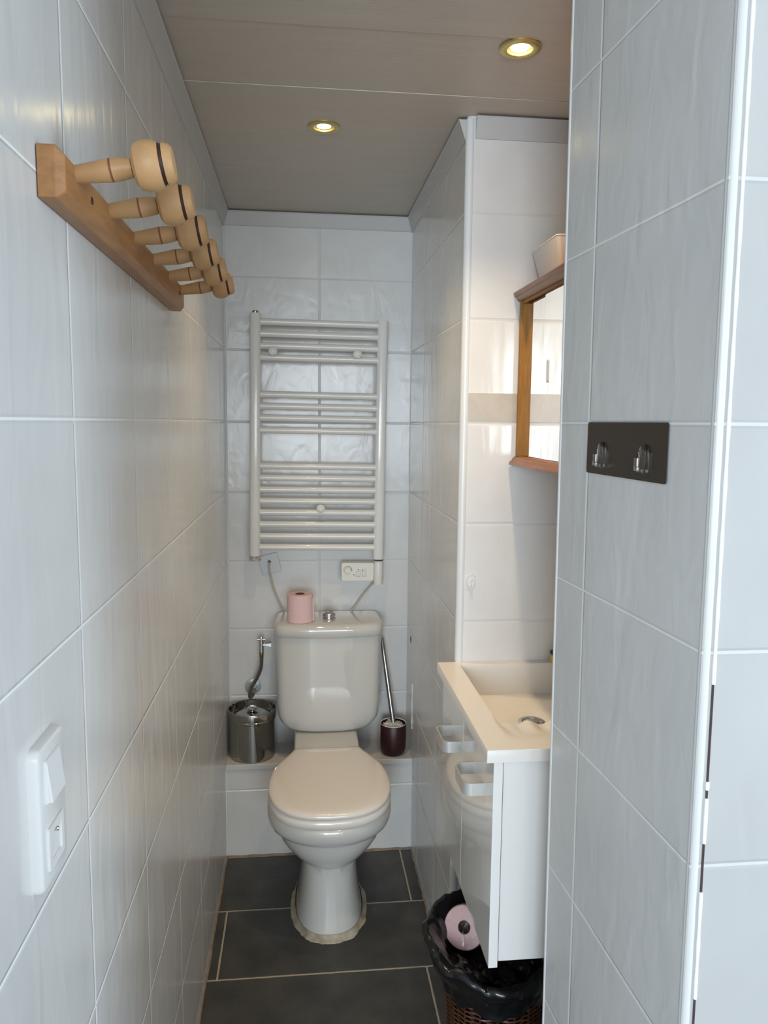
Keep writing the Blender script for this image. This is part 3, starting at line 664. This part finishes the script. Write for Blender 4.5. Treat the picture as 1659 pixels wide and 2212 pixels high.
bm = B(); G = [[bm.verts.new((x-.53, y-1.6, hz(x, y)-VZ)) for y in ys] for x in xs]
for i in range(len(xs)-1):
    for j in range(len(ys)-1): bm.faces.new((G[i][j], G[i+1][j], G[i+1][j+1], G[i][j+1]))
bd = [G[i][0] for i in range(len(xs))]+[G[-1][j] for j in range(1, len(ys))]+[G[i][-1] for i in range(len(xs)-2, -1, -1)]+[G[0][j] for j in range(len(ys)-2, 0, -1)]
lo1 = [bm.verts.new((v.co.x+(-.001 if v.co.x < -.18 else 0), v.co.y+(-.001 if v.co.y < -.27 else 0), zt-.0015-VZ)) for v in bd]; lo2 = [bm.verts.new((v.co.x, v.co.y, -.002)) for v in lo1]
for a, b_ in ((bd, lo1), (lo1, lo2)):
    for i in range(len(bd)): j = (i+1) % len(bd); bm.faces.new((a[i], a[j], b_[j], b_[i]))
obj('basin', bm, M_basin, WB, smooth=.9)
bm = B(); o0 = (.0, 1.655-1.6, hz(.530, 1.655)-VZ)
lathe(bm, [(.0001, .0035), (.016, .003), (.0205, .0015), (.0215, .0005), (.0225, .0035), (.028, .004), (.0315, .0025), (.032, .0)], (0, 0, 1), o0, 40, cap1=False); obj('drain', bm, M_chrome, WB, smooth=.6)
# sponge
t = thing('sponge', 'yellow sponge with green scouring layer on the back edge of the washbasin', 'sponge', (.678, 1.838, zt))
t.rotation_euler = (0, 0, .15)
bm = B(); box(bm, -.045, .045, -.012, .012, 0, .020); obj('foam', bm, M_yel, t, bevel=.003)
bm = B(); box(bm, -.045, .045, -.012, .012, .0202, .030); obj('scourer', bm, M_green, t, bevel=.002)

# ---------------------------------------------------------------- wicker basket and bag
BX, BY, BH = .425, 1.535, .345
t = thing('wicker_basket', 'dark brown wicker waste basket on the floor under the vanity', 'basket', (BX, BY, 0))
def rad(z): return .088+.020*z/BH
bm = B(); ns = 18
for k in range(ns):
    a = 2*PI*k/ns; tube(bm, [(rad(z)*math.cos(a), rad(z)*math.sin(a), z) for z in (0, .1, .2, .3, BH-.006)], .0026, 6)
z = .003; row = 0
while z < BH-.022:
    r0 = rad(z); pts = []
    for k in range(ns*4):
        a = 2*PI*k/(ns*4); off = .0036*math.cos(ns/2*a+row*PI)
        pts.append(((r0+off)*math.cos(a), (r0+off)*math.sin(a), z+.0006*noise.noise((k*.5, row*3.1, 0))))
    tube(bm, pts, .0024, 6, closed=True); z += .0054; row += 1
obj('weave', bm, M_wick, t, smooth=1)
bm = B()
for s in range(3):
    pts = [((rad(BH)+.004*math.cos(9*a+s*2.1))*math.cos(a), (rad(BH)+.004*math.cos(9*a+s*2.1))*math.sin(a), BH-.010+.0055*math.sin(9*a+s*2.1)) for a in [2*PI*k/108 for k in range(108)]]
    tube(bm, pts, .0036, 6, closed=True)
obj('braided_rim', bm, M_wick, t, smooth=1)
# black bag: outer skirt, bulging fold, inner liner
t0 = (BX, BY, 0)
def crink(p, s, amp):
    v = Vector(p); n1 = noise.cell_vector(v*38+Vector((s, 0, 0)))-Vector((.5, .5, .5)); n2 = noise.noise_vector(v*22+Vector((s, 3, 1)))
    n3 = noise.noise_vector(Vector((v.x*60, v.y*60, v.z*14))+Vector((s, 9, 4)))
    return v+(n2*1.0+n3*.55)*amp
bm = B(); n = 150; prof = [(-.012, .100, .20), (-.006, .100, .30), (.000, .102, .350), (.004, .108, .374), (.010, .122, .398), (.020, .136, .410), (.024, .146, .408), (.022, .150, .395), (.016, .146, .375), (.009, .134, .350), (.004, .124, .330), (.001, .119, .312), (0, .117, .302)]
prof = [(p.x, p.y, p.z) for p in smooth_path(prof, 4)]
rings = []
for (o_, r0, z0) in prof:
    ring = []
    for k in range(n):
        a = 2*PI*k/n; c, s_ = math.cos(a), math.sin(a)
        lf = max(0, -c)                        # bulges towards the corridor
        bk = max(0, s_)
        up = max(0, (z0-.345)/.06)
        rr_ = r0+.010*lf*up-.012*max(0, c)*up-.006*max(0, -s_)*up
        zz = z0+up*(.016*bk+.010*lf-.024*max(0, -s_))+.010*noise.noise((c*2.2, s_*2.2, 4))*up
        if z0 < .33 and r0 > .11: zz += .022*noise.noise((c*3, s_*3, 9))
        p = crink((rr_*c, rr_*s_, zz), 2, .0075)
        d = math.hypot(p.x, p.y)
        if r0 > .11 and z0 < .36 and d < rad(BH)+.009: p.x *= (rad(BH)+.009)/d; p.y *= (rad(BH)+.009)/d
        if r0 < .103 and z0 < .36 and d > rad(BH)-.014: p.x *= (rad(BH)-.014)/d; p.y *= (rad(BH)-.014)/d
        if p.x+BX > .70: p.x = .699-BX
        p.z = min(p.z, .468)
        ring.append(p)
    rings.append(ring)
loft(bm, rings, cap0=True, cap1=False)
for (fx, fy, fr, fh, sd) in ((0, 0, .112, .318, 3),):
    g = 46; vv = {}
    for i in range(g+1):
        for j in range(g+1):
            x, y = -1+2*i/g, -1+2*j/g
            # square to disc
            dx, dy = x*math.sqrt(1-y*y/2)*fr, y*math.sqrt(1-x*x/2)*fr
            p = Vector((dx, dy, 0)); q = abs(noise.noise(p*20+Vector((sd, 0, 0))))*.034+abs(noise.noise(p*42+Vector((0, sd, 0))))*.008
            front_ = max(0, -dy/fr*.7-dx/fr*.5)
            vv[i, j] = bm.verts.new((dx, dy, fh+q+.062*front_))
    for i in range(g):
        for j in range(g): bm.faces.new((vv[i, j], vv[i+1, j], vv[i+1, j+1], vv[i, j+1]))
bag = obj('bin_bag', bm, M_black, None, smooth=.35)
bag.location = t0
tag(bag, 'black plastic bin bag lining and puffing over the wicker basket', 'bin bag')
# pink roll in clear wrap in the bag
t = thing('wrapped_toilet_roll', 'pink toilet roll in clear wrapping lying in the black bag', 'toilet paper', (.376, 1.606, .380))
t.rotation_euler = Vector((-.32, -.75, .48)).to_track_quat('Z', 'Y').to_euler()
bm = B(); loft(bm, [rollring(r, z_) for r, z_ in ((.014, -.06), (.045, -.06), (.047, -.055), (.047, .028), (.045, .033), (.014, .034), (.014, -.06))], cap0=False, cap1=False); obj('paper', bm, M_pink, t, smooth=.6)
bm = B(); loft(bm, [rollring(r, z_) for r, z_ in ((.0142, -.0), (.0142, .0345), (.0132, .0345), (.0132, -.0), (.0142, -.0))], cap0=False, cap1=False); lathe(bm, [(.0135, -.002), (.0135, 0)]); obj('core', bm, M_card, t, smooth=.6)
bm = B(); wr = []
for zz, r0 in ((-.064, .044), (-.055, .0495), (.0, .0500), (.028, .0500), (.038, .048), (.040, .030), (.0405, .001)):
    wr.append([Vector(((r0+.0015*noise.noise((k*.7, zz*60, 1)))*math.cos(2*PI*k/60), (r0+.0015*noise.noise((k*.7, zz*60, 1)))*math.sin(2*PI*k/60), zz+.002*noise.noise((k*.5, zz*80, 5)))) for k in range(60)])
wr = wr+[[p*.992 for p in r] for r in wr[::-1]]
loft(bm, wr, cap0=False, cap1=False); obj('wrapping', bm, M_film, t, smooth=.6)
